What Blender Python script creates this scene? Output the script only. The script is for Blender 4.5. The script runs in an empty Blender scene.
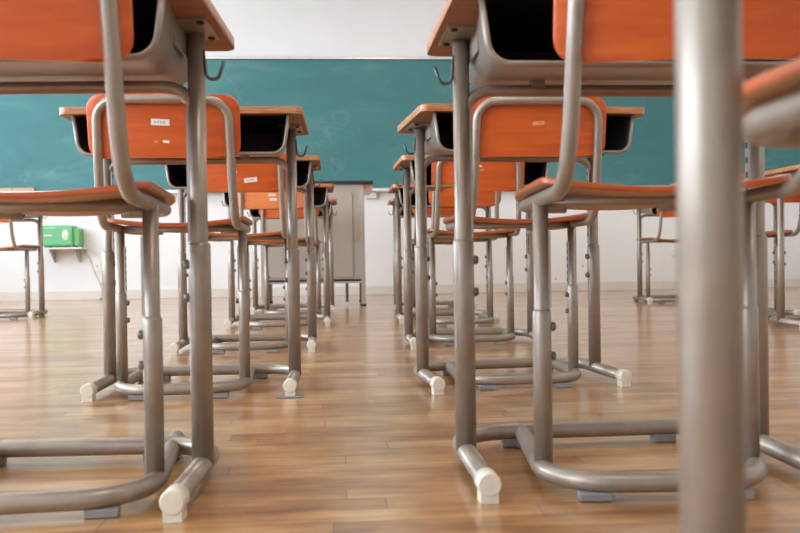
import bpy, bmesh, math, random
from mathutils import Vector, Matrix
random.seed(7)
C = bpy.context.scene.collection
PI = math.pi
R = math.radians

# ------------------------------------------------------------------ materials
def new_mat(name):
    m = bpy.data.materials.new(name); m.use_nodes = True
    nt = m.node_tree
    return m, nt, nt.nodes['Principled BSDF']

def srgb(r, g, b):
    def f(c):
        c /= 255.0
        return c / 12.92 if c <= .04045 else ((c + .055) / 1.055) ** 2.4
    return (f(r), f(g), f(b), 1)

def plain(name, col, rough=.5, metal=0., noise=0., nscale=8., bump=0., coat=0.):
    m, nt, b = new_mat(name)
    b.inputs['Roughness'].default_value = rough
    b.inputs['Metallic'].default_value = metal
    b.inputs['Coat Weight'].default_value = coat
    b.inputs['Base Color'].default_value = col
    if noise or bump:
        tc = nt.nodes.new('ShaderNodeTexCoord')
        n = nt.nodes.new('ShaderNodeTexNoise'); n.inputs['Scale'].default_value = nscale
        n.inputs['Detail'].default_value = 5
        nt.links.new(tc.outputs['Object'], n.inputs['Vector'])
        if noise:
            r = nt.nodes.new('ShaderNodeValToRGB')
            r.color_ramp.elements[0].position = .3; r.color_ramp.elements[1].position = .7
            r.color_ramp.elements[0].color = tuple(c * (1 - noise) for c in col[:3]) + (1,)
            r.color_ramp.elements[1].color = tuple(min(1, c * (1 + noise * .6)) for c in col[:3]) + (1,)
            nt.links.new(n.outputs['Fac'], r.inputs['Fac'])
            nt.links.new(r.outputs['Color'], b.inputs['Base Color'])
        if bump:
            bp = nt.nodes.new('ShaderNodeBump'); bp.inputs['Strength'].default_value = bump
            bp.inputs['Distance'].default_value = .002
            nt.links.new(n.outputs['Fac'], bp.inputs['Height'])
            nt.links.new(bp.outputs['Normal'], b.inputs['Normal'])
    return m

def wood(name, c1, c2, c3, scale=(1.5, 14, 14), rough=.35, coat=.2):
    """grain that runs along X"""
    m, nt, b = new_mat(name)
    tc = nt.nodes.new('ShaderNodeTexCoord')
    oi = nt.nodes.new('ShaderNodeObjectInfo')
    ad = nt.nodes.new('ShaderNodeVectorMath'); ad.operation = 'ADD'
    sc = nt.nodes.new('ShaderNodeVectorMath'); sc.operation = 'SCALE'; sc.inputs['Scale'].default_value = 7.
    cb = nt.nodes.new('ShaderNodeCombineXYZ')
    for i in range(3): nt.links.new(oi.outputs['Random'], cb.inputs[i])
    nt.links.new(cb.outputs[0], sc.inputs[0])
    nt.links.new(tc.outputs['Object'], ad.inputs[0]); nt.links.new(sc.outputs[0], ad.inputs[1])
    mp = nt.nodes.new('ShaderNodeMapping'); mp.inputs['Scale'].default_value = scale
    nt.links.new(ad.outputs[0], mp.inputs['Vector'])
    n = nt.nodes.new('ShaderNodeTexNoise'); n.inputs['Scale'].default_value = 3; n.inputs['Detail'].default_value = 6
    n.inputs['Distortion'].default_value = .6
    nt.links.new(mp.outputs[0], n.inputs['Vector'])
    r = nt.nodes.new('ShaderNodeValToRGB')
    e = r.color_ramp.elements
    e[0].position = .25; e[0].color = c1; e[1].position = .75; e[1].color = c3
    k = e.new(.5); k.color = c2
    nt.links.new(n.outputs['Fac'], r.inputs['Fac'])
    nt.links.new(r.outputs['Color'], b.inputs['Base Color'])
    b.inputs['Roughness'].default_value = rough; b.inputs['Coat Weight'].default_value = coat
    b.inputs['Coat Roughness'].default_value = .25
    return m

M = {}
M['tube'] = plain('beige_metallic_paint', (.34, .288, .238, 1), .37, .5, .10, 30, .05)
M['tray'] = plain('tray_steel_paint', (.33, .28, .235, 1), .38, .55, .12, 12, .05)
M['black'] = plain('tray_shade_black', (.006, .006, .006, 1), .6)  # shade inside the desk trays, put into the colour
M['dark'] = plain('dark_hole', (.012, .011, .010, 1), .6)
M['rail'] = plain('rail_steel', (.42, .41, .40, 1), .35, .8)
M['cap'] = plain('ivory_plastic', srgb(222, 214, 194), .45, 0, .08, 60)
M['rubber'] = plain('grey_rubber', srgb(136, 134, 134), .55, 0, .15, 40)
M['bolt'] = plain('bolt_steel', (.20, .18, .16, 1), .4, .5)
M['hook'] = plain('hook_steel', (.12, .12, .125, 1), .35, .8)
M['orange'] = wood('orange_plywood', (.50, .078, .008, 1), (.60, .10, .011, 1), (.68, .14, .018, 1), rough=.38)
M['orange_pale'] = wood('faded_orange_plywood', (.70, .24, .10, 1), (.78, .25, .08, 1), (.72, .17, .035, 1), rough=.38)
M['ply'] = wood('pale_ply_edge', srgb(214, 196, 172), srgb(226, 210, 188), srgb(236, 222, 203), (2, 2, 60))
M['seat_edge'] = wood('seat_ply_edge', srgb(150, 66, 24), srgb(178, 80, 26), srgb(196, 98, 38), (2, 2, 60))
M['seat'] = wood('seat_plywood', (.40, .085, .018, 1), (.50, .105, .02, 1), (.58, .14, .03, 1), rough=.3)
M['under'] = wood('seat_underside', (.36, .17, .065, 1), (.42, .20, .08, 1), (.48, .24, .10, 1), rough=.45)
M['top'] = wood('desktop_laminate', (.32, .15, .065, 1), (.40, .19, .08, 1), (.48, .24, .11, 1), rough=.35)
M['top_edge'] = wood('desktop_edge', srgb(158, 96, 54), srgb(178, 116, 72), srgb(206, 158, 116), (5, 5, 60), rough=.35)
M['top_under'] = wood('desktop_underside', (.20, .075, .022, 1), (.25, .092, .028, 1), (.30, .115, .036, 1), rough=.5, coat=0)
M['sticker'] = plain('white_sticker', (.85, .83, .78, 1), .5, 0, .06, 150)
M['smudge'] = plain('faded_sticker', srgb(236, 156, 110), .5, 0, .2, 150)
M['print'] = plain('label_print', srgb(186, 182, 178), .5)
M['green'] = plain('green_enamel', srgb(96, 176, 112), .3, 0, .06, 6, 0, .3)
M['green2'] = plain('green_enamel_side', srgb(104, 176, 104), .35, 0, .06, 6)
M['white_pl'] = plain('white_plastic', (.80, .80, .76, 1), .35)
M['cream_pl'] = plain('cream_plastic', srgb(236, 232, 218), .4)
M['shelf'] = plain('white_shelf', (.82, .80, .76, 1), .4, 0, .05, 10)
M['grey_pl'] = plain('grey_cord', srgb(176, 174, 172), .5)
M['alu'] = plain('aluminium_trim', (.80, .80, .80, 1), .35, .5)
M['black_trim'] = plain('dark_trim', (.03, .045, .045, 1), .5)
M['podium'] = plain('podium_panel', srgb(172, 160, 147), .5, .1, .06, 5)
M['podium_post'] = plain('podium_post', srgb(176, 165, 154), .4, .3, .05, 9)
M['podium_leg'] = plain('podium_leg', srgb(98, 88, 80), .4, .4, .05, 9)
M['podium_top'] = plain('podium_black_top', (.012, .013, .016, 1), .35)
M['podium_wood'] = wood('podium_wood', srgb(190, 130, 95), srgb(202, 142, 108), srgb(214, 156, 120))
M['ruler'] = wood('ruler_wood', srgb(196, 118, 74), srgb(206, 130, 86), srgb(216, 144, 100), (1, 10, 10))
M['ceiling'] = plain('ceiling_board', (.80, .79, .77, 1), .8, 0, .04, 4)
M['frame_w'] = plain('window_frame', (.55, .55, .55, 1), .4, .6)
M['base'] = plain('baseboard_paint', srgb(222, 214, 204), .45, 0, .04, 5)

def wall_mat():
    m, nt, b = new_mat('plaster')
    tc = nt.nodes.new('ShaderNodeTexCoord')
    n = nt.nodes.new('ShaderNodeTexNoise'); n.inputs['Scale'].default_value = 1.6; n.inputs['Detail'].default_value = 5
    nt.links.new(tc.outputs['Object'], n.inputs['Vector'])
    r = nt.nodes.new('ShaderNodeValToRGB')
    r.color_ramp.elements[0].position = .3; r.color_ramp.elements[1].position = .7
    r.color_ramp.elements[0].color = (.79, .78, .76, 1); r.color_ramp.elements[1].color = (.86, .85, .835, 1)
    nt.links.new(n.outputs['Fac'], r.inputs['Fac'])
    # sparse little scuffs and pin holes
    v = nt.nodes.new('ShaderNodeTexVoronoi'); v.inputs['Scale'].default_value = 3.6
    nt.links.new(tc.outputs['Object'], v.inputs['Vector'])
    rr = nt.nodes.new('ShaderNodeValToRGB')
    rr.color_ramp.elements[0].position = .028; rr.color_ramp.elements[0].color = (.55, .5, .45, 1)
    rr.color_ramp.elements[1].position = .05; rr.color_ramp.elements[1].color = (1, 1, 1, 1)
    nt.links.new(v.outputs['Distance'], rr.inputs['Fac'])
    mx = nt.nodes.new('ShaderNodeMixRGB'); mx.blend_type = 'MULTIPLY'; mx.inputs[0].default_value = 1
    nt.links.new(r.outputs[0], mx.inputs[1]); nt.links.new(rr.outputs[0], mx.inputs[2])
    nt.links.new(mx.outputs[0], b.inputs['Base Color'])
    n2 = nt.nodes.new('ShaderNodeTexNoise'); n2.inputs['Scale'].default_value = 90
    nt.links.new(tc.outputs['Object'], n2.inputs['Vector'])
    bp = nt.nodes.new('ShaderNodeBump'); bp.inputs['Strength'].default_value = .15; bp.inputs['Distance'].default_value = .003
    nt.links.new(n2.outputs['Fac'], bp.inputs['Height']); nt.links.new(bp.outputs[0], b.inputs['Normal'])
    b.inputs['Roughness'].default_value = .75
    return m
M['wall'] = wall_mat()

def board_mat():
    m, nt, b = new_mat('chalkboard_green')
    tc = nt.nodes.new('ShaderNodeTexCoord')
    mp = nt.nodes.new('ShaderNodeMapping'); mp.inputs['Scale'].default_value = (.7, 1, 2.2)
    nt.links.new(tc.outputs['Object'], mp.inputs['Vector'])
    n = nt.nodes.new('ShaderNodeTexNoise'); n.inputs['Scale'].default_value = 1.3
    n.inputs['Detail'].default_value = 7; n.inputs['Roughness'].default_value = .62; n.inputs['Distortion'].default_value = .8
    nt.links.new(mp.outputs[0], n.inputs['Vector'])
    r = nt.nodes.new('ShaderNodeValToRGB')
    e = r.color_ramp.elements
    e[0].position = .35; e[0].color = srgb(58, 114, 115)
    e[1].position = .78; e[1].color = srgb(98, 140, 136)
    k = e.new(.55); k.color = srgb(65, 122, 122)
    nt.links.new(n.outputs['Fac'], r.inputs['Fac'])
    # thin chalk traces
    w = nt.nodes.new('ShaderNodeTexNoise'); w.inputs['Scale'].default_value = 1.1; w.inputs['Detail'].default_value = 2
    w.inputs['Distortion'].default_value = 2.2
    nt.links.new(tc.outputs['Object'], w.inputs['Vector'])
    r2 = nt.nodes.new('ShaderNodeValToRGB')
    q = r2.color_ramp.elements
    q[0].position = .565; q[0].color = (0, 0, 0, 1); q[1].position = .585; q[1].color = (0, 0, 0, 1)
    k2 = q.new(.575); k2.color = (.07, .07, .07, 1)
    nt.links.new(w.outputs['Fac'], r2.inputs['Fac'])
    mx = nt.nodes.new('ShaderNodeMixRGB'); mx.inputs[2].default_value = srgb(170, 200, 194)
    nt.links.new(r2.outputs[0], mx.inputs[0]); nt.links.new(r.outputs[0], mx.inputs[1])
    nt.links.new(mx.outputs[0], b.inputs['Base Color'])
    b.inputs['Roughness'].default_value = .6
    return m
M['board'] = board_mat()

def floor_mat():
    m, nt, b = new_mat('parquet')
    tc = nt.nodes.new('ShaderNodeTexCoord')
    br = nt.nodes.new('ShaderNodeTexBrick')
    br.inputs['Scale'].default_value = 1
    br.inputs['Brick Width'].default_value = .62; br.inputs['Row Height'].default_value = .056
    br.inputs['Mortar Size'].default_value = .0011; br.inputs['Mortar Smooth'].default_value = .3
    br.offset = 0; br.offset_frequency = 2
    br.inputs['Color1'].default_value = (0, 0, 0, 1); br.inputs['Color2'].default_value = (1, 1, 1, 1)
    br.inputs['Mortar'].default_value = (.35, .35, .35, 1); br.inputs['Bias'].default_value = 0
    sx = nt.nodes.new('ShaderNodeSeparateXYZ'); nt.links.new(tc.outputs['Object'], sx.inputs[0])
    dv = nt.nodes.new('ShaderNodeMath'); dv.operation = 'DIVIDE'; dv.inputs[1].default_value = .056; nt.links.new(sx.outputs[1], dv.inputs[0])
    fl = nt.nodes.new('ShaderNodeMath'); fl.operation = 'FLOOR'; nt.links.new(dv.outputs[0], fl.inputs[0])
    wn = nt.nodes.new('ShaderNodeTexWhiteNoise'); wn.noise_dimensions = '1D'; nt.links.new(fl.outputs[0], wn.inputs['W'])
    ax = nt.nodes.new('ShaderNodeMath'); ax.operation = 'MULTIPLY_ADD'; ax.inputs[1].default_value = 5.0
    nt.links.new(wn.outputs['Value'], ax.inputs[0]); nt.links.new(sx.outputs[0], ax.inputs[2])
    cx = nt.nodes.new('ShaderNodeCombineXYZ'); nt.links.new(ax.outputs[0], cx.inputs[0]); nt.links.new(sx.outputs[1], cx.inputs[1])
    nt.links.new(cx.outputs[0], br.inputs['Vector'])
    mp = nt.nodes.new('ShaderNodeMapping'); mp.inputs['Scale'].default_value = (2.2, 22, 1)
    nt.links.new(tc.outputs['Object'], mp.inputs['Vector'])
    g = nt.nodes.new('ShaderNodeTexNoise'); g.inputs['Scale'].default_value = 2.5; g.inputs['Detail'].default_value = 7
    nt.links.new(mp.outputs[0], g.inputs['Vector'])
    w = nt.nodes.new('ShaderNodeTexNoise'); w.inputs['Scale'].default_value = 6.5; w.inputs['Detail'].default_value = 9
    w.inputs['Roughness'].default_value = .55
    mw = nt.nodes.new('ShaderNodeMapping'); mw.inputs['Scale'].default_value = (1, 2.2, 1)
    nt.links.new(tc.outputs['Object'], mw.inputs['Vector']); nt.links.new(mw.outputs[0], w.inputs['Vector'])
    a = nt.nodes.new('ShaderNodeMath'); a.operation = 'MULTIPLY'; a.inputs[1].default_value = .24
    nt.links.new(br.outputs['Color'], a.inputs[0])
    a2 = nt.nodes.new('ShaderNodeMath'); a2.operation = 'MULTIPLY_ADD'; a2.inputs[1].default_value = .45
    nt.links.new(g.outputs['Fac'], a2.inputs[0]); nt.links.new(a.outputs[0], a2.inputs[2])
    a3 = nt.nodes.new('ShaderNodeMath'); a3.operation = 'MULTIPLY_ADD'; a3.inputs[1].default_value = .75
    nt.links.new(w.outputs['Fac'], a3.inputs[0]); nt.links.new(a2.outputs[0], a3.inputs[2])
    r = nt.nodes.new('ShaderNodeValToRGB')
    e = r.color_ramp.elements
    e[0].position = .46; e[0].color = srgb(122, 80, 44)
    e[1].position = .95; e[1].color = srgb(206, 166, 118)
    k = e.new(.65); k.color = srgb(166, 118, 70)
    k = e.new(.78); k.color = srgb(186, 140, 90)
    nt.links.new(a3.outputs[0], r.inputs['Fac'])
    mx = nt.nodes.new('ShaderNodeMixRGB'); mx.blend_type = 'MULTIPLY'
    nt.links.new(br.outputs['Fac'], mx.inputs[0]); nt.links.new(r.outputs[0], mx.inputs[1])
    mx.inputs[2].default_value = (.55, .5, .46, 1)
    nt.links.new(mx.outputs[0], b.inputs['Base Color'])
    rg = nt.nodes.new('ShaderNodeMapRange'); rg.inputs['To Min'].default_value = .24; rg.inputs['To Max'].default_value = .42
    nt.links.new(w.outputs['Fac'], rg.inputs['Value']); nt.links.new(rg.outputs[0], b.inputs['Roughness'])
    bp = nt.nodes.new('ShaderNodeBump'); bp.inputs['Strength'].default_value = .25; bp.inputs['Distance'].default_value = .0012
    h = nt.nodes.new('ShaderNodeMath'); h.operation = 'MULTIPLY_ADD'; h.inputs[1].default_value = -1.5
    nt.links.new(br.outputs['Fac'], h.inputs[0]); nt.links.new(w.outputs['Fac'], h.inputs[2])
    nt.links.new(h.outputs[0], bp.inputs['Height']); nt.links.new(bp.outputs[0], b.inputs['Normal'])
    b.inputs['Coat Weight'].default_value = .8; b.inputs['Coat Roughness'].default_value = .2
    return m
M['floor'] = floor_mat()

def glass_mat():
    m = bpy.data.materials.new('window_pane'); m.use_nodes = True
    nt = m.node_tree; nt.nodes.clear()
    o = nt.nodes.new('ShaderNodeOutputMaterial'); t = nt.nodes.new('ShaderNodeBsdfTransparent')
    g = nt.nodes.new('ShaderNodeBsdfGlossy'); g.inputs['Roughness'].default_value = .02
    mx = nt.nodes.new('ShaderNodeMixShader'); mx.inputs[0].default_value = .06
    nt.links.new(t.outputs[0], mx.inputs[1]); nt.links.new(g.outputs[0], mx.inputs[2]); nt.links.new(mx.outputs[0], o.inputs[0])
    return m
M['glass'] = glass_mat()

# ------------------------------------------------------------------ mesh helpers
def add_box(bm, x0, x1, y0, y1, z0, z1, mi=0):
    v = [bm.verts.new((x, y, z)) for z in (z0, z1) for y in (y0, y1) for x in (x0, x1)]
    for f in ((0, 2, 3, 1), (4, 5, 7, 6), (0, 1, 5, 4), (1, 3, 7, 5), (3, 2, 6, 7), (2, 0, 4, 6)):
        bm.faces.new([v[i] for i in f]).material_index = mi

def fillet(pts, rads, n=7):
    out = [Vector(pts[0])]
    for i in range(1, len(pts) - 1):
        p, a, b = Vector(pts[i]), Vector(pts[i - 1]), Vector(pts[i + 1])
        r = rads[i - 1] if isinstance(rads, (list, tuple)) else rads
        d1, d2 = (a - p).normalized(), (b - p).normalized()
        ang = d1.angle(d2)
        if r <= 0 or ang > PI - .02: out.append(p); continue
        t = min(r / math.tan(ang / 2), (a - p).length * .98, (b - p).length * .98)
        rr = t * math.tan(ang / 2)
        c = p + (d1 + d2).normalized() * (rr / math.sin(ang / 2))
        s, e = p + d1 * t - c, p + d2 * t - c
        tot = s.angle(e)
        for k in range(n + 1):
            f = k / n
            q = (s * math.sin((1 - f) * tot) + e * math.sin(f * tot)) / math.sin(tot)
            out.append(c + q)
    out.append(Vector(pts[-1]))
    return out

def add_tube(bm, path, r, seg=14, mi=0, cap=True):
    path = [Vector(p) for p in path]
    n = len(path); tang = []
    for i in range(n):
        a = path[max(i - 1, 0)]; b = path[min(i + 1, n - 1)]
        tang.append((b - a).normalized())
    t0 = tang[0]
    up = Vector((0, 0, 1)) if abs(t0.z) < .9 else Vector((1, 0, 0))
    nrm = (up - t0 * up.dot(t0)).normalized()
    rings = []
    for i in range(n):
        if i:
            q = tang[i - 1].rotation_difference(tang[i]); nrm = q @ nrm
            nrm = (nrm - tang[i] * nrm.dot(tang[i])).normalized()
        bi = tang[i].cross(nrm)
        rr = r[i] if isinstance(r, (list, tuple)) else r
        rings.append([bm.verts.new(path[i] + (nrm * math.cos(2 * PI * k / seg) + bi * math.sin(2 * PI * k / seg)) * rr) for k in range(seg)])
    for a, b in zip(rings, rings[1:]):
        for k in range(seg):
            f = bm.faces.new((a[k], a[(k + 1) % seg], b[(k + 1) % seg], b[k])); f.material_index = mi; f.smooth = True
    if cap:
        f = bm.faces.new(rings[0][::-1]); f.material_index = mi
        f = bm.faces.new(rings[-1]); f.material_index = mi

def link(name, bm, mats, parent=None, smooth=False, bevel=0, bseg=2):
    bmesh.ops.recalc_face_normals(bm, faces=bm.faces)
    me = bpy.data.meshes.new(name); bm.to_mesh(me); bm.free()
    for m in (mats if isinstance(mats, (list, tuple)) else [mats]): me.materials.append(m)
    if smooth:
        for p in me.polygons: p.use_smooth = True
    o = bpy.data.objects.new(name, me); C.objects.link(o)
    if parent: o.parent = parent
    if bevel:
        b = o.modifiers.new('bevel', 'BEVEL'); b.width = bevel; b.segments = bseg; b.limit_method = 'ANGLE'; b.angle_limit = R(40)
        b.harden_normals = False
    return o

def boxo(name, dims, mat, parent=None, bevel=0):
    bm = bmesh.new(); add_box(bm, *dims)
    return link(name, bm, mat, parent, bevel=bevel)

def tubeo(name, path, r, mat, parent=None, seg=14):
    bm = bmesh.new(); add_tube(bm, path, r, seg)
    return link(name, bm, mat, parent)

def empty(name, loc=(0, 0, 0), rz=0):
    o = bpy.data.objects.new(name, None); C.objects.link(o)
    o.location = loc; o.rotation_euler = (0, 0, rz); o.empty_display_size = .1
    return o

def tag(o, label, cat, group=None):
    o['label'] = label; o['category'] = cat
    if group: o['group'] = group
    return o

def rounded_panel(bm, hu, v0, v1, rad, place, thick, nu=14, nv=12, side_mi=1, bot_mi=0, top_mi=0, vmid=None):
    """rounded rectangle in (u,v) laid on place(u,v) -> (point, normal); thickness goes against the normal"""
    vs = []
    k = 5
    for i in range(k): vs.append(v0 + rad * (1 - math.cos(i / k * PI / 2)))
    for i in range(nv + 1): vs.append(v0 + rad + (v1 - v0 - 2 * rad) * i / nv)
    for i in range(1, k + 1): vs.append(v1 - rad * (1 - math.sin(i / k * PI / 2)) if i < k else v1)
    vs = sorted(set(round(v, 6) for v in vs))
    top, bot = [], []
    for v in vs:
        d = 0
        if v < v0 + rad: d = v0 + rad - v
        elif v > v1 - rad: d = v - (v1 - rad)
        w = hu - (rad - math.sqrt(max(0, rad * rad - d * d)))
        rt, rb = [], []
        for j in range(nu + 1):
            u = -w + 2 * w * j / nu
            p, n = place(u, v); p = Vector(p); n = Vector(n).normalized()
            rt.append(bm.verts.new(p)); rb.append(bm.verts.new(p - n * thick))
        top.append(rt); bot.append(rb)
    for L, mi, s in ((top, top_mi, 1), (bot, bot_mi, -1)):
        for a, b in zip(L, L[1:]):
            for j in range(nu):
                q = (a[j], a[j + 1], b[j + 1], b[j])
                f = bm.faces.new(q if s > 0 else q[::-1]); f.material_index = mi; f.smooth = True
    def strip(a, b):
        for j in range(len(a) - 1):
            f = bm.faces.new((a[j], b[j], b[j + 1], a[j + 1])); f.material_index = side_mi; f.smooth = True
    ring_t = top[0] + [r[-1] for r in top[1:]] + top[-1][-2::-1] + [r[0] for r in top[-2::-1]]
    ring_b = bot[0] + [r[-1] for r in bot[1:]] + bot[-1][-2::-1] + [r[0] for r in bot[-2::-1]]
    strip(ring_t, ring_b)

def copy_tree(o, parent=None):
    c = o.copy(); C.objects.link(c); c.parent = parent
    for ch in list(o.children): copy_tree(ch, c)
    return c

# ------------------------------------------------------------------ the setting
XL, XR, YB, YF, ZC = -4.3, 5.0, -2.6, 8.30, 3.1
def struct(name, bm, mat, parent=None, bevel=0):
    o = link(name, bm, mat, parent, bevel=bevel); o['kind'] = 'structure'; return o
bm = bmesh.new(); add_box(bm, XL - .15, XR + .15, YB - .15, YF + .15, -.1, 0); struct('floor', bm, M['floor'])
bm = bmesh.new(); add_box(bm, XL - .15, XR + .15, YB - .15, YF + .15, ZC, ZC + .1); struct('ceiling', bm, M['ceiling'])
bm = bmesh.new(); add_box(bm, XL - .15, XR + .15, YF, YF + .15, 0, ZC); struct('wall_front', bm, M['wall'])
bm = bmesh.new(); add_box(bm, XL - .15, XR + .15, YB - .15, YB, 0, ZC); struct('wall_back', bm, M['wall'])
bm = bmesh.new(); add_box(bm, XR, XR + .15, YB, YF, 0, ZC); struct('wall_right', bm, M['wall'])
wins = [(-2.2, .1), (.6, 2.9), (3.4, 5.7), (6.0, 7.9)]
bm = bmesh.new()
add_box(bm, XL - .15, XL, YB, YF, 0, .85); add_box(bm, XL - .15, XL, YB, YF, 2.65, ZC)
ys = [YB] + [v for w in wins for v in w] + [YF]
for a, b in zip(ys[::2], ys[1::2]): add_box(bm, XL - .15, XL, a, b, .85, 2.65)
struct('wall_left', bm, M['wall'])
for i, (a, b) in enumerate(wins):
    bm = bmesh.new()
    m_ = (a + b) / 2
    for (p, q) in ((a, a + .05), (b - .05, b), (m_ - .03, m_ + .03)): add_box(bm, XL - .1, XL - .05, p, q, .85, 2.65)
    for (p, q) in ((.85, .9), (2.6, 2.65), (1.72, 1.76)): add_box(bm, XL - .1, XL - .05, a, b, p, q)
    w = struct('window_%d' % (i + 1), bm, M['frame_w'])
    bm = bmesh.new(); add_box(bm, XL - .078, XL - .072, a + .05, b - .05, .9, 2.6)
    g = link('pane', bm, M['glass'], w)
bm = bmesh.new(); add_box(bm, XL, XR, YF - .015, YF, 0, .078); add_box(bm, XL, XR, YF - .009, YF, .078, .089)
struct('baseboard_front', bm, M['base'], bevel=.003)
bm = bmesh.new(); add_box(bm, XR - .015, XR, YB, YF - .015, 0, .089); struct('baseboard_right', bm, M['base'])
bm = bmesh.new(); add_box(bm, XL, XL + .015, YB, YF - .015, 0, .089); struct('baseboard_left', bm, M['base'])

# ------------------------------------------------------------------ chalkboard
cbd = tag(empty('chalkboard', (.45, YF, 1.02)), 'long green chalkboard with faint chalk smears across the front wall', 'chalkboard')
boxo('writing_surface', (-4.3, 4.3, -.035, -.001, .012, 1.262), M['board'], cbd)
bm = bmesh.new()
add_box(bm, -4.33, 4.33, -.045, -.001, 1.272, 1.292); add_box(bm, -4.33, -4.3, -.045, -.001, 0, 1.28); add_box(bm, 4.3, 4.33, -.045, -.001, 0, 1.28)
f = link('frame', bm, M['alu'], cbd, bevel=.002)
boxo('shadow_gap_strip', (-4.33, 4.33, -.03, -.001, 1.292, 1.298), M['rubber'], cbd)  # grey strip painted in for the thin shadow above the frame
boxo('shadow_trim', (-4.3, 4.3, -.042, -.001, 1.262, 1.272), M['black_trim'], cbd)
bm = bmesh.new()
add_box(bm, -4.33, 4.33, -.115, -.001, -.014, 0); add_box(bm, -4.33, 4.33, -.115, -.109, 0, .012)
link('chalk_tray', bm, M['alu'], cbd, bevel=.002)

rl = tag(empty('blackboard_ruler', (-3.34, YF - .065, 1.0205)), 'pale wooden ruler with dark end standing on the chalk tray at far left', 'ruler')
boxo('blade', (-.5, .49, -.006, .006, 0, .048), M['ruler'], rl, bevel=.002)
boxo('end_cap', (.49, .502, -.007, .007, 0, .049), M['black_trim'], rl, bevel=.001)
bm = bmesh.new()
add_tube(bm, [(.30, -.0075, .004), (.29, -.0075, .018), (.285, -.0075, .030), (.30, -.0075, .044)], .003, 6)
link('dark_mark', bm, M['black_trim'], rl)

jb = tag(empty('junction_box', (.325, YF, .94)), 'small white box on the wall below the chalk tray', 'wall box')
boxo('box_body', (-.058, .058, -.045, -.001, 0, .062), M['white_pl'], jb, bevel=.005)
boxo('box_lid', (-.052, .052, -.05, -.045, .005, .057), M['white_pl'], jb, bevel=.002)

# ------------------------------------------------------------------ eraser cleaner on its shelf
sh = tag(empty('wall_shelf', (-2.575, YF, .485)), 'small white wall shelf on two brackets below the chalkboard at left', 'shelf')
boxo('shelf_board', (-.19, .19, -.21, -.001, 0, .016), M['shelf'], sh, bevel=.003)
for sx in (-.115, .115):
    bm = bmesh.new()
    v = [bm.verts.new(p) for p in ((sx - .006, -.001, 0), (sx - .006, -.15, 0), (sx - .006, -.15, -.012), (sx - .006, -.02, -.125), (sx - .006, -.001, -.125))]
    w = [bm.verts.new((p.co.x + .012, p.co.y, p.co.z)) for p in v]
    bm.faces.new(v); bm.faces.new(w[::-1])
    for i in range(5): bm.faces.new((v[i], w[i], w[(i + 1) % 5], v[(i + 1) % 5]))
    link('bracket', bm, M['grey_pl'], sh)
ec = tag(empty('eraser_cleaner', (-2.60, YF - .11, .502)), 'green chalkboard eraser cleaner standing on the small wall shelf', 'eraser cleaner')
boxo('body', (-.165, .135, -.085, .085, .012, .205), M['green'], ec, bevel=.018).modifiers['bevel'].segments = 4
boxo('side_compartment', (.13, .185, -.06, .085, .012, .175), M['green2'], ec, bevel=.008)
for px in (-.13, .10):
    for py in (-.07, .04): boxo('foot', (px, px + .03, py, py + .03, 0, .013), M['rubber'], ec)
def disc(name, cx, cz, y, rx, rz, mat, parent, th=.006):
    bm = bmesh.new(); n = 28
    a = [bm.verts.new((cx + rx * math.cos(2 * PI * i / n), y, cz + rz * math.sin(2 * PI * i / n))) for i in range(n)]
    b = [bm.verts.new((p.co.x, y - th, p.co.z)) for p in a]
    bm.faces.new(a); bm.faces.new(b[::-1])
    for i in range(n): bm.faces.new((a[i], a[(i + 1) % n], b[(i + 1) % n], b[i]))
    return link(name, bm, mat, parent, bevel=.0015)
dl = disc('dial_plate', .068, .115, -.083, .030, .046, M['cream_pl'], ec)
disc('knob', .068, .125, -.089, .017, .019, M['white_pl'], ec, .012)
disc('mark', .062, .088, -.089, .007, .009, M['green2'], dl, .002)
disc('mark', .082, .102, -.089, .005, .006, M['green2'], dl, .002)
boxo('printed_line', (-.125, -.055, -.0868, -.0845, .108, .116), M['sticker'], ec)
boxo('printed_line', (-.14, -.02, -.0868, -.0845, .180, .183), M['sticker'], ec)

def outlet(x, z, label):
    o = tag(empty('power_outlet', (x, YF, z)), label, 'outlet')
    boxo('cover_plate', (-.036, .036, -.009, -.001, -.055, .055), M['cream_pl'], o, bevel=.003)
    boxo('socket', (-.017, .017, -.013, -.008, -.024, .024), M['white_pl'], o, bevel=.002)
    disc('socket_hole', 0, 0, -.0125, .007, .007, M['rubber'], o, .0015)
outlet(-2.30, .322, 'cream power outlet on the front wall right of the green eraser cleaner')
outlet(3.36, .335, 'cream power outlet low on the front wall at far right')
pts = [(-2.44, 8.285, .53), (-2.405, 8.289, .46), (-2.36, 8.291, .38), (-2.32, 8.291, .25), (-2.27, 8.291, .14), (-2.255, 8.279, .07), (-2.27, 8.268, .006), (-2.20, 8.25, .005)]
pts = [Vector(q) - ec.location for q in pts]
cd = tubeo('power_cord', fillet(pts, .03, 4), .0035, M['grey_pl'], ec, 8)
boxo('plug', (-2.27 + 2.60, -2.19 + 2.60, 8.235 - YF + .11, 8.262 - YF + .11, .001 - .502, .016 - .502), M['rubber'], cd, bevel=.003)

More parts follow.
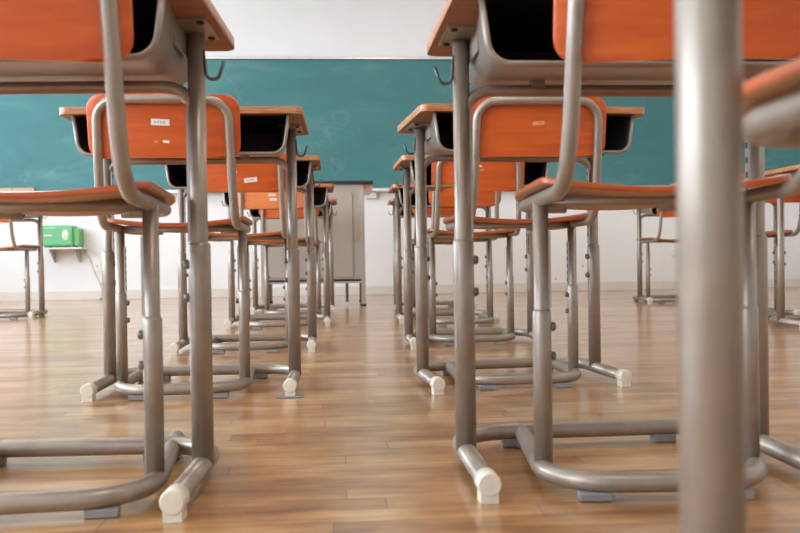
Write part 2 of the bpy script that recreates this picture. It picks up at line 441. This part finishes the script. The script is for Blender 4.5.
# ------------------------------------------------------------------ teacher's desk
td = tag(empty('teacher_desk', (-.19, 6.74, 0)), 'tall grey teacher podium desk with black top in front of the chalkboard', 'desk')
W2, D2 = .39, .32
boxo('desktop', (-W2 - .07, W2 + .07, -D2 - .03, D2 + .03, .922, .945), M['podium_top'], td, bevel=.004)
boxo('wood_rim', (-W2 - .065, W2 + .065, -D2 + .02, D2 + .02, .885, .922), M['podium_wood'], td, bevel=.003)
bm = bmesh.new()
add_box(bm, -W2 + .005, W2 - .005, -D2, -D2 + .018, .175, .921)
add_box(bm, -W2 + .02, -W2 + .038, -D2 + .018, D2, .19, .886); add_box(bm, W2 - .038, W2 - .02, -D2 + .018, D2, .19, .886)
add_box(bm, -W2 + .02, W2 - .02, -D2, D2, .19, .205)
link('body_panel', bm, M['podium'], td)
boxo('front_panel', (-W2 + .05, W2 - .09, -D2 - .008, -D2, .22, .86), M['podium'], td, bevel=.003)
for sx in (-1, 1):
    for sy in (-1, 1):
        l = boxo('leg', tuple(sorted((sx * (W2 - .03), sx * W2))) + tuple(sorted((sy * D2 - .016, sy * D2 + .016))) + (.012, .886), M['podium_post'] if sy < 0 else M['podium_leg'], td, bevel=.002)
        x0, x1 = sorted((sx * (W2 - .034), sx * (W2 + .004)))
        boxo('leg_foot', (x0, x1, sy * D2 - .02, sy * D2 + .02, 0, .016), M['dark'], l)
boxo('latch', (W2 - .072, W2 - .062, -D2 - .012, -D2 - .006, .50, .56), M['podium_post'], td, bevel=.002)
boxo('leg_brace', (.24, .262, -D2 + .04, -D2 + .06, .03, .19), M['podium_leg'], td)

# ------------------------------------------------------------------ student desk
HW, YP = .263, .07
def make_desk(straight_post=False):
    t = empty('student_desk')
    # desktop
    bm = bmesh.new()
    rounded_panel(bm, .309, -.2, .2, .022, lambda u, v: ((u, v, .760), (0, 0, 1)), .019, nu=6, nv=4, side_mi=1, bot_mi=2, top_mi=0)
    link('desktop', bm, [M['top'], M['top_edge'], M['top_under']], t, bevel=.004)
    # tray
    def prof(y, off):
        """U profile from upper left to upper right"""
        f = max(0, min(1, (y + .188) / .225)) ** .8
        tw, bw = .275 - .030 * f - off, .262 - .027 * f - off
        zb = .638 + .032 * max(0, min(1, (y + .175) / .25)) + off
        r = .034
        p = fillet([(-tw, 0, .7395), (-bw, 0, zb), (bw, 0, zb), (tw, 0, .7395)], r, 6)
        return [(q.x, y, q.z) for q in p]
    ysn = [-.188, -.17, -.08, .0, .075, .16]
    bm = bmesh.new()
    O = [[bm.verts.new(q) for q in prof(y, 0)] for y in ysn]
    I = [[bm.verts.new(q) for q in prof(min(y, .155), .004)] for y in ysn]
    for a, b in zip(O, O[1:]):
        for i in range(len(a) - 1):
            f = bm.faces.new((a[i], b[i], b[i + 1], a[i + 1])); f.smooth = True
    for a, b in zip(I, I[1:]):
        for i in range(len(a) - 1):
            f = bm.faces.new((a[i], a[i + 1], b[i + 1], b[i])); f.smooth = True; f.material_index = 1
    for i in range(len(O[0]) - 1): bm.faces.new((O[0][i], O[0][i + 1], I[0][i + 1], I[0][i]))
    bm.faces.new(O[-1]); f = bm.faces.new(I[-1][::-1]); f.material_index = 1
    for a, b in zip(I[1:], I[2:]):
        f = bm.faces.new((a[0], b[0], b[-1], a[-1])); f.material_index = 1  # black sheet below the desktop, stands in for the shade there
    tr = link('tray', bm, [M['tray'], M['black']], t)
    pl = prof(-.188, .002)
    lip = bmesh.new(); add_tube(lip, [Vector(q) for q in pl], .0048, 8)
    link('tray_lip', lip, M['tray'], tr)
    bm = bmesh.new()
    for x in (-.12, .12):
        add_box(bm, x - .012, x + .012, -.165, .06, .632, .645)
    # cross tube under the tray, bending down into both posts
    path = fillet([(-HW, YP, .56), (-HW + .006, YP, .652), (HW - .006, YP, .652), (HW, YP, .56)], .05, 8)
    cx = tubeo('cross_tube', path, .0105, M['tube'], t)
    bm.free()
    bm = bmesh.new()
    bm.free()
    for x in (-.13, .13): boxo('tray_bracket', (x - .011, x + .011, YP - .012, YP + .012, .655, .675), M['tray'], tr)
    # posts
    for s in (-1, 1):
        st = .395 if not straight_post else .52
        lg = tubeo('leg', [(s * HW, YP, .03), (s * HW, YP, .740)], .0145, M['tube'], t, 18)
        bm = bmesh.new()
        add_tube(bm, [(s * HW, YP, .030), (s * HW, YP, st - .004), (s * HW, YP, st)], [.0182, .0182, .0165], 20)
        link('sleeve', bm, M['tube'], lg)
        if not straight_post:
            bm = bmesh.new()
            xi = s * (HW - .0145)
            add_box(bm, xi - .0028, xi + .0028, YP - .0065, YP + .0045, .397, .64)
            k = .42
            while k < .63:
                add_box(bm, xi - .0032, xi + .0032, YP - .0045, YP + .0025, k, k + .011, 1); k += .026
            link('height_rail', bm, [M['rail'], M['dark']], lg)
        for z in (() if straight_post else (.36, .305)):
            bm = bmesh.new()
            add_tube(bm, [(s * (HW - .014), YP, z), (s * (HW - .0235), YP, z), (s * (HW - .0255), YP, z)], [.0078, .0078, .0055], 12)
            link('bolt', bm, M['bolt'], lg)
        # bracket plate under the top
        bm = bmesh.new()
        x0, x1 = sorted((s * .235, s * .297))
        add_box(bm, x0, x1, -.02, .105, .7375, .741)
        add_box(bm, min(s * .246, s * .249), max(s * .246, s * .249), -.02, .10, .70, .7375)
        bp = link('bracket', bm, M['tray'], t)
        for (bx, by) in ((.285, .09), (.285, -.005)):
            bm = bmesh.new(); add_tube(bm, [(s * bx, by, .7375), (s * bx, by, .735), (s * bx, by, .7335)], [.006, .006, .003], 10)
            link('screw', bm, M['dark'], bp)
        # hook
        hp = fillet([(s * (HW + .012), YP - .004, .712), (s * (HW + .018), YP - .004, .664), (s * (HW + .036), YP - .004, .662), (s * (HW + .046), YP - .004, .692)], .011, 6)
        tubeo('hook', hp, .0028, M['hook'], t, 8)
    # floor frame, a U open towards the seat
    zf = .029
    path = fillet([(-HW, -.125, zf), (-HW, .222, zf), (HW, .222, zf), (HW, -.125, zf)], .10, 12)
    ff = tubeo('floor_frame', path, .0162, M['tube'], t, 18)
    for s in (-1, 1):
        bm = bmesh.new()
        add_tube(bm, [(s * HW, -.118, zf), (s * HW, -.150, zf), (s * HW, -.153, zf)], [.0180, .0180, .0160], 18)
        add_box(bm, s * HW - .0135, s * HW + .0135, -.151, -.119, .0005, zf)
        link('end_cap', bm, M['cap'], ff)
        boxo('glide', (s * (HW - .115) - .022, s * (HW - .115) + .022, .209, .235, .0008, .016), M['rubber'], ff, bevel=.002)
    return t

# ------------------------------------------------------------------ school chair
CW = .165
def make_chair(marks=None, pale=False):
    t = empty('school_chair')
    def bow(x): return -.020 * (1 - (x / .185) ** 2)      # plan curve of the back, middle furthest from the desk
    # seat shell
    def splace(u, v):
        z = .466 + .016 * (abs(u) / .18) ** 2
        if v > .12: z -= .010 * ((v - .12) / .08) ** 2
        if v < -.1: z -= .005 * ((-.1 - v) / .09) ** 2
        return (u, v, z), (-.25 * (u / .19) * .6, 0, 1)
    bm = bmesh.new()
    rounded_panel(bm, .181, -.185, .195, .045, splace, .0100, nu=16, nv=8, side_mi=1, bot_mi=2, top_mi=0)
    link('seat', bm, [M['seat'], M['seat_edge'], M['under']], t, bevel=.003)
    # backrest
    sl = math.tan(R(10))
    def ybk(z): return -.268 - (z - .55) * sl
    def bplace(u, v):
        z = v
        return (u, ybk(z) + bow(u) + .0245, z), (0, 1, sl)
    bm = bmesh.new()
    rounded_panel(bm, .183, .619, .772, .034, bplace, .0115, nu=16, nv=5, side_mi=1)
    om = M['orange_pale'] if pale else M['orange']
    bk = link('backrest', bm, [om, M['ply'] , om], t, bevel=.002)
    # dark orange varnish on top edge, bare ply on the lower edge
    me = bk.data; me.materials.append(om)
    for p in me.polygons:
        if p.material_index == 1 and p.center.z > .62: p.material_index = 0
    for k in (marks or []):
        u, z, w, h, ang, mt = k
        bm = bmesh.new()
        nx = 4
        ca, sa = math.cos(ang), math.sin(ang)
        def P(a, b, d): 
            uu, zz = u + a * ca - b * sa, z + a * sa + b * ca
            return (uu, ybk(zz) + bow(uu) + .0128 - d, zz)
        fr = [[bm.verts.new(P(-w / 2 + w * i / nx, s * h / 2, .0014)) for i in range(nx + 1)] for s in (-1, 1)]
        bk_ = [[bm.verts.new(P(-w / 2 + w * i / nx, s * h / 2, -.001)) for i in range(nx + 1)] for s in (-1, 1)]
        for i in range(nx):
            bm.faces.new((fr[0][i], fr[0][i + 1], fr[1][i + 1], fr[1][i]))
            bm.faces.new((bk_[0][i + 1], bk_[0][i], bk_[1][i], bk_[1][i + 1]))
            for s in (0, 1): bm.faces.new((fr[s][i], fr[s][i + 1], bk_[s][i + 1], bk_[s][i]))
        for i in (0, nx): bm.faces.new((fr[0][i], fr[1][i], bk_[1][i], bk_[0][i]))
        stn = link('sticker' , bm, M[mt], bk)
        if mt == 'sticker' and w > .03:
            bm = bmesh.new(); n = 4
            for q in range(n):
                a0 = -w * .32 + w * .64 * q / n
                c = [bm.verts.new(P(a0 + da, db, .0019)) for da, db in ((0, -h * .16), (w * .10, -h * .16), (w * .10, h * .16), (0, h * .16))]
                bm.faces.new(c)
            link('print', bm, M['print'], stn)
    # back and seat tube: one bent tube
    zt = .754
    def bp(x, z): return (x, ybk(z), z)
    arch = []
    side = fillet([(-.085, .178, .454), (-CW - .003, .178, .454), (-CW + .001, ybk(.442) + .012, .456), bp(-CW + .004, .54), bp(-.156, zt), (-.10, ybk(zt) - .012, zt)], [.06, .075, 0, .05], 9)
    arch += side
    for x in (-.06, 0, .06): arch.append(Vector((x, ybk(zt) + bow(x) * .95, zt)))
    arch += [Vector((-p.x, p.y, p.z)) for p in reversed(side)]
    bfr = tubeo('back_frame', arch, .0110, M['tube'], t, 14)
    # legs
    for s in (-1, 1):
        lg = tubeo('leg', [(s * CW, -.03, .03), (s * CW, -.03, .454)], .0125, M['tube'], t, 16)
        bm = bmesh.new()
        add_tube(bm, [(s * CW, -.03, .028), (s * CW, -.03, .276), (s * CW, -.03, .28)], [.0152, .0152, .0135], 18)
        link('sleeve', bm, M['tube'], lg)
        bm = bmesh.new()
        xi = s * (CW - .0125)
        add_box(bm, xi - .0022, xi + .0022, -.036, -.025, .282, .405)
        k = .29
        while k < .40:
            add_box(bm, xi - .0026, xi + .0026, -.034, -.027, k, k + .009, 1); k += .020
        link('height_rail', bm, [M['rail'], M['dark']], lg)
        for z in (.252, .205):
            bm = bmesh.new()
            add_tube(bm, [(s * (CW - .012), -.03, z), (s * (CW - .020), -.03, z), (s * (CW - .022), -.03, z)], [.0072, .0072, .005], 12)
            link('bolt', bm, M['bolt'], lg)
    tubeo('cross_tube', [(-CW, -.03, .453), (CW, -.03, .453)], .0100, M['tube'], t)
    # floor frame: a U, closed behind
    zf = .0265
    path = fillet([(-CW + .004, .275, zf), (-CW - .004, -.02, zf), (-CW - .004, -.128, zf), (CW + .004, -.128, zf), (CW + .004, -.02, zf), (CW - .004, .275, zf)], [.1, .10, .10, .1], 12)
    ff = tubeo('floor_frame', path, .0152, M['tube'], t, 16)
    for s in (-1, 1):
        boxo('glide', (s * .105 - .024, s * .105 + .024, -.138, -.114, .0008, .0135), M['rubber'], ff, bevel=.002)
        boxo('glide', (s * (CW - .004) - .013, s * (CW - .004) + .013, .215, .262, .0008, .0185), M['rubber'], ff, bevel=.002)
    return t

# ------------------------------------------------------------------ placing desks and chairs
DG = 'student desks in the two rows beside the aisle'
desk = make_desk()
desks = [
 ('A', -.494, 1.360, -2.2, 'nearest student desk left of the aisle, dark open tray high in front'),
 ('A', -.395, 2.409, -.6, 'second student desk left of the aisle, mostly behind the chair with a long white sticker'),
 ('A', -.375, 3.459, .6, 'third student desk left of the aisle'),
 ('A', -.330, 4.698, 1.2, 'fourth student desk left of the aisle, near the teacher podium'),
 ('A', -.315, 5.86, 0, 'farthest student desk left of the aisle, just before the teacher podium'),
 ('B', .479, 1.387, .4, 'nearest full student desk right of the aisle, seen with hook and open tray'),
 ('B', .507, 2.400, 5.4, 'second student desk right of the aisle, turned slightly askew'),
 ('B', .554, 3.484, 1.4, 'third student desk right of the aisle, behind the askew one'),
 ('B', .605, 4.782, .2, 'fourth student desk right of the aisle'),
 ('B', .665, 5.90, 0, 'farthest student desk right of the aisle'),
 ('D', 2.40, 3.90, 0, 'student desk cut off by the right edge of the photo'),
 ('D', 2.21, 4.56, 0, 'student desk at far right, behind the orange chair near the right edge'),
 ('D', 2.515, 6.15, 0, 'far right student desk closest to the front wall'),
 ('C', -2.27, 5.83, 0, 'student desk at the far left, below the green eraser cleaner'),
]
far = 'student desks standing far out to the sides'
for i, (k, x, y, r, lb) in enumerate(desks):
    o = desk if i == 0 else copy_tree(desk)
    o.location = (x, y, 0); o.rotation_euler = (0, 0, R(r))
    tag(o, lb, 'desk', DG if k in 'AB' else far)
    if i == 1:
        fr = [c for c in o.children if c.name.startswith('floor_frame')][0]
        pd = boxo('floor_pad', (HW - .035, HW + .035, -.165, -.112, .0003, .003), M['rubber'], fr, bevel=.001)
        pd['label'] = 'flat grey pad under the ivory cap'
d0 = make_desk(True)
d0.location = (.4745, .40, 0)
tag(d0, 'desk so close that only its thick blurred beige leg shows at the right', 'desk', DG)

def cplace(o, x, y, r, lb, g='school chairs with orange backrests beside the aisle'):
    o.location = (x, y, 0); o.rotation_euler = (0, 0, R(r)); tag(o, lb, 'chair', g)
plainc = make_chair()
cplace(plainc, -.457, 1.362, 3.8, 'nearest chair left of the aisle, big plain orange backrest at top left')
cplace(copy_tree(plainc), .490, 1.355, -4.5, 'nearest whole chair right of the aisle, seat seen from below at centre right')
cplace(copy_tree(plainc), .454, .43, 0, 'blurred closest chair, only a seat corner shows at the right edge')
cplace(copy_tree(plainc), .64, 4.51, 0, 'fourth chair back right of the aisle, half hidden behind the one ahead')
cplace(copy_tree(plainc), .64, 5.47, 0, 'farthest chair right of the aisle')
cplace(copy_tree(plainc), -.295, 5.49, 0, 'farthest chair left of the aisle, plain backrest low before the podium')
side = 'school chairs standing far out to the sides'
cplace(copy_tree(plainc), 2.235, 4.51, 0, 'orange chair near the right edge, in front of the wall', side)
cplace(copy_tree(plainc), 2.425, 6.10, 0, 'small distant chair at right, closest to the front wall', side)
cplace(copy_tree(plainc), -2.20, 5.75, 0, 'orange chair at the far left edge, beside the green eraser cleaner', side)
c = make_chair([(-.006, .702, .044, .015, -.05, 'sticker'), (-.018, .656, .008, .005, 0, 'smudge'), (.006, .656, .016, .006, -.15, 'sticker')])
cplace(c, -.430, 2.400, 1.9, 'second chair left of the aisle, backrest with one long white sticker and specks')
c = make_chair([(.0, .70, .030, .010, .1, 'smudge')])
cplace(c, .504, 2.424, 1.3, 'second chair right of the aisle, backrest with a faint pale smudge')
c = make_chair([(-.023, .676, .006, .018, 0, 'sticker'), (-.012, .688, .022, .006, .2, 'sticker'), (.048, .660, .048, .017, .12, 'sticker')])
cplace(c, -.368, 3.47, 0, 'third chair left of the aisle, backrest with a slanted white label')
c = make_chair([(0, .715, .024, .008, 0, 'sticker'), (.012, .70, .018, .006, .2, 'smudge')])
cplace(c, .557, 3.574, -1.4, 'third chair right of the aisle, backrest with tiny pale marks')
c = make_chair([(-.005, .685, .036, .012, 0, 'sticker'), (.0, .662, .034, .012, 0, 'sticker')], True)
cplace(c, -.320, 4.56, 0, 'fourth chair left of the aisle, faded backrest with two short white labels')

# ------------------------------------------------------------------ lights
def area(name, loc, rot, sx, sy, power, col):
    l = bpy.data.lights.new(name, 'AREA'); l.shape = 'RECTANGLE'; l.size = sx; l.size_y = sy
    l.energy = power; l.color = col
    o = bpy.data.objects.new(name, l); C.objects.link(o); o.location = loc; o.rotation_euler = rot
    return o
for i, (a, b) in enumerate(wins):
    area('window_daylight', (XL - .25, (a + b) / 2, 1.85), (0, -PI / 2 + .12, 0), 1.9, b - a + .2, (280 if i < 3 else 120), (.72, .85, 1.0))
lamps = [(x, y) for y in (.4, 3.2, 6.0) for x in (-2.0, .5, 3.0)]  # unseen overhead lamps, added as warm fill light
for x, y in lamps:
    area('ceiling_fill_light', (x, y, ZC - .09), (0, 0, 0), .25, 1.25, 21, (1.0, .94, .84))
    lf = tag(empty('added_ceiling_lamp', (x, y, ZC)), 'unseen white lamp housing added on the ceiling for fill light', 'lamp', 'unseen lamps added on the ceiling for fill light')
    boxo('housing', (-.14, .14, -.64, .64, -.07, -.001), M['white_pl'], lf, bevel=.01)

w = bpy.data.worlds.new('World'); bpy.context.scene.world = w; w.use_nodes = True
bg = w.node_tree.nodes['Background']; bg.inputs[0].default_value = (.72, .86, 1, 1); bg.inputs[1].default_value = 2.0

# ------------------------------------------------------------------ camera
yaw, pitch, roll = R(4.136), R(-.649), R(.843)
fw = Vector((math.sin(yaw) * math.cos(pitch), math.cos(yaw) * math.cos(pitch), math.sin(pitch)))
rt = Vector((math.cos(yaw), -math.sin(yaw), 0)); up = rt.cross(fw)
r2 = rt * math.cos(roll) - up * math.sin(roll); u2 = rt * math.sin(roll) + up * math.cos(roll)
cam = bpy.data.cameras.new('camera'); co = bpy.data.objects.new('camera', cam); C.objects.link(co)
co.matrix_world = Matrix(((r2.x, u2.x, -fw.x, 0), (r2.y, u2.y, -fw.y, 0), (r2.z, u2.z, -fw.z, .367), (0, 0, 0, 1)))
cam.sensor_width = 36; cam.lens = 848.46 / 800 * 36
cam.clip_start = .02
cam.dof.use_dof = True; cam.dof.focus_distance = 2.35; cam.dof.aperture_fstop = 6.0
sc = bpy.context.scene
sc.camera = co
sc.view_settings.view_transform = 'Standard'; sc.view_settings.look = 'None'
sc.view_settings.gamma = 1; sc.view_settings.use_curve_mapping = False
sc.view_settings.exposure = -0.33
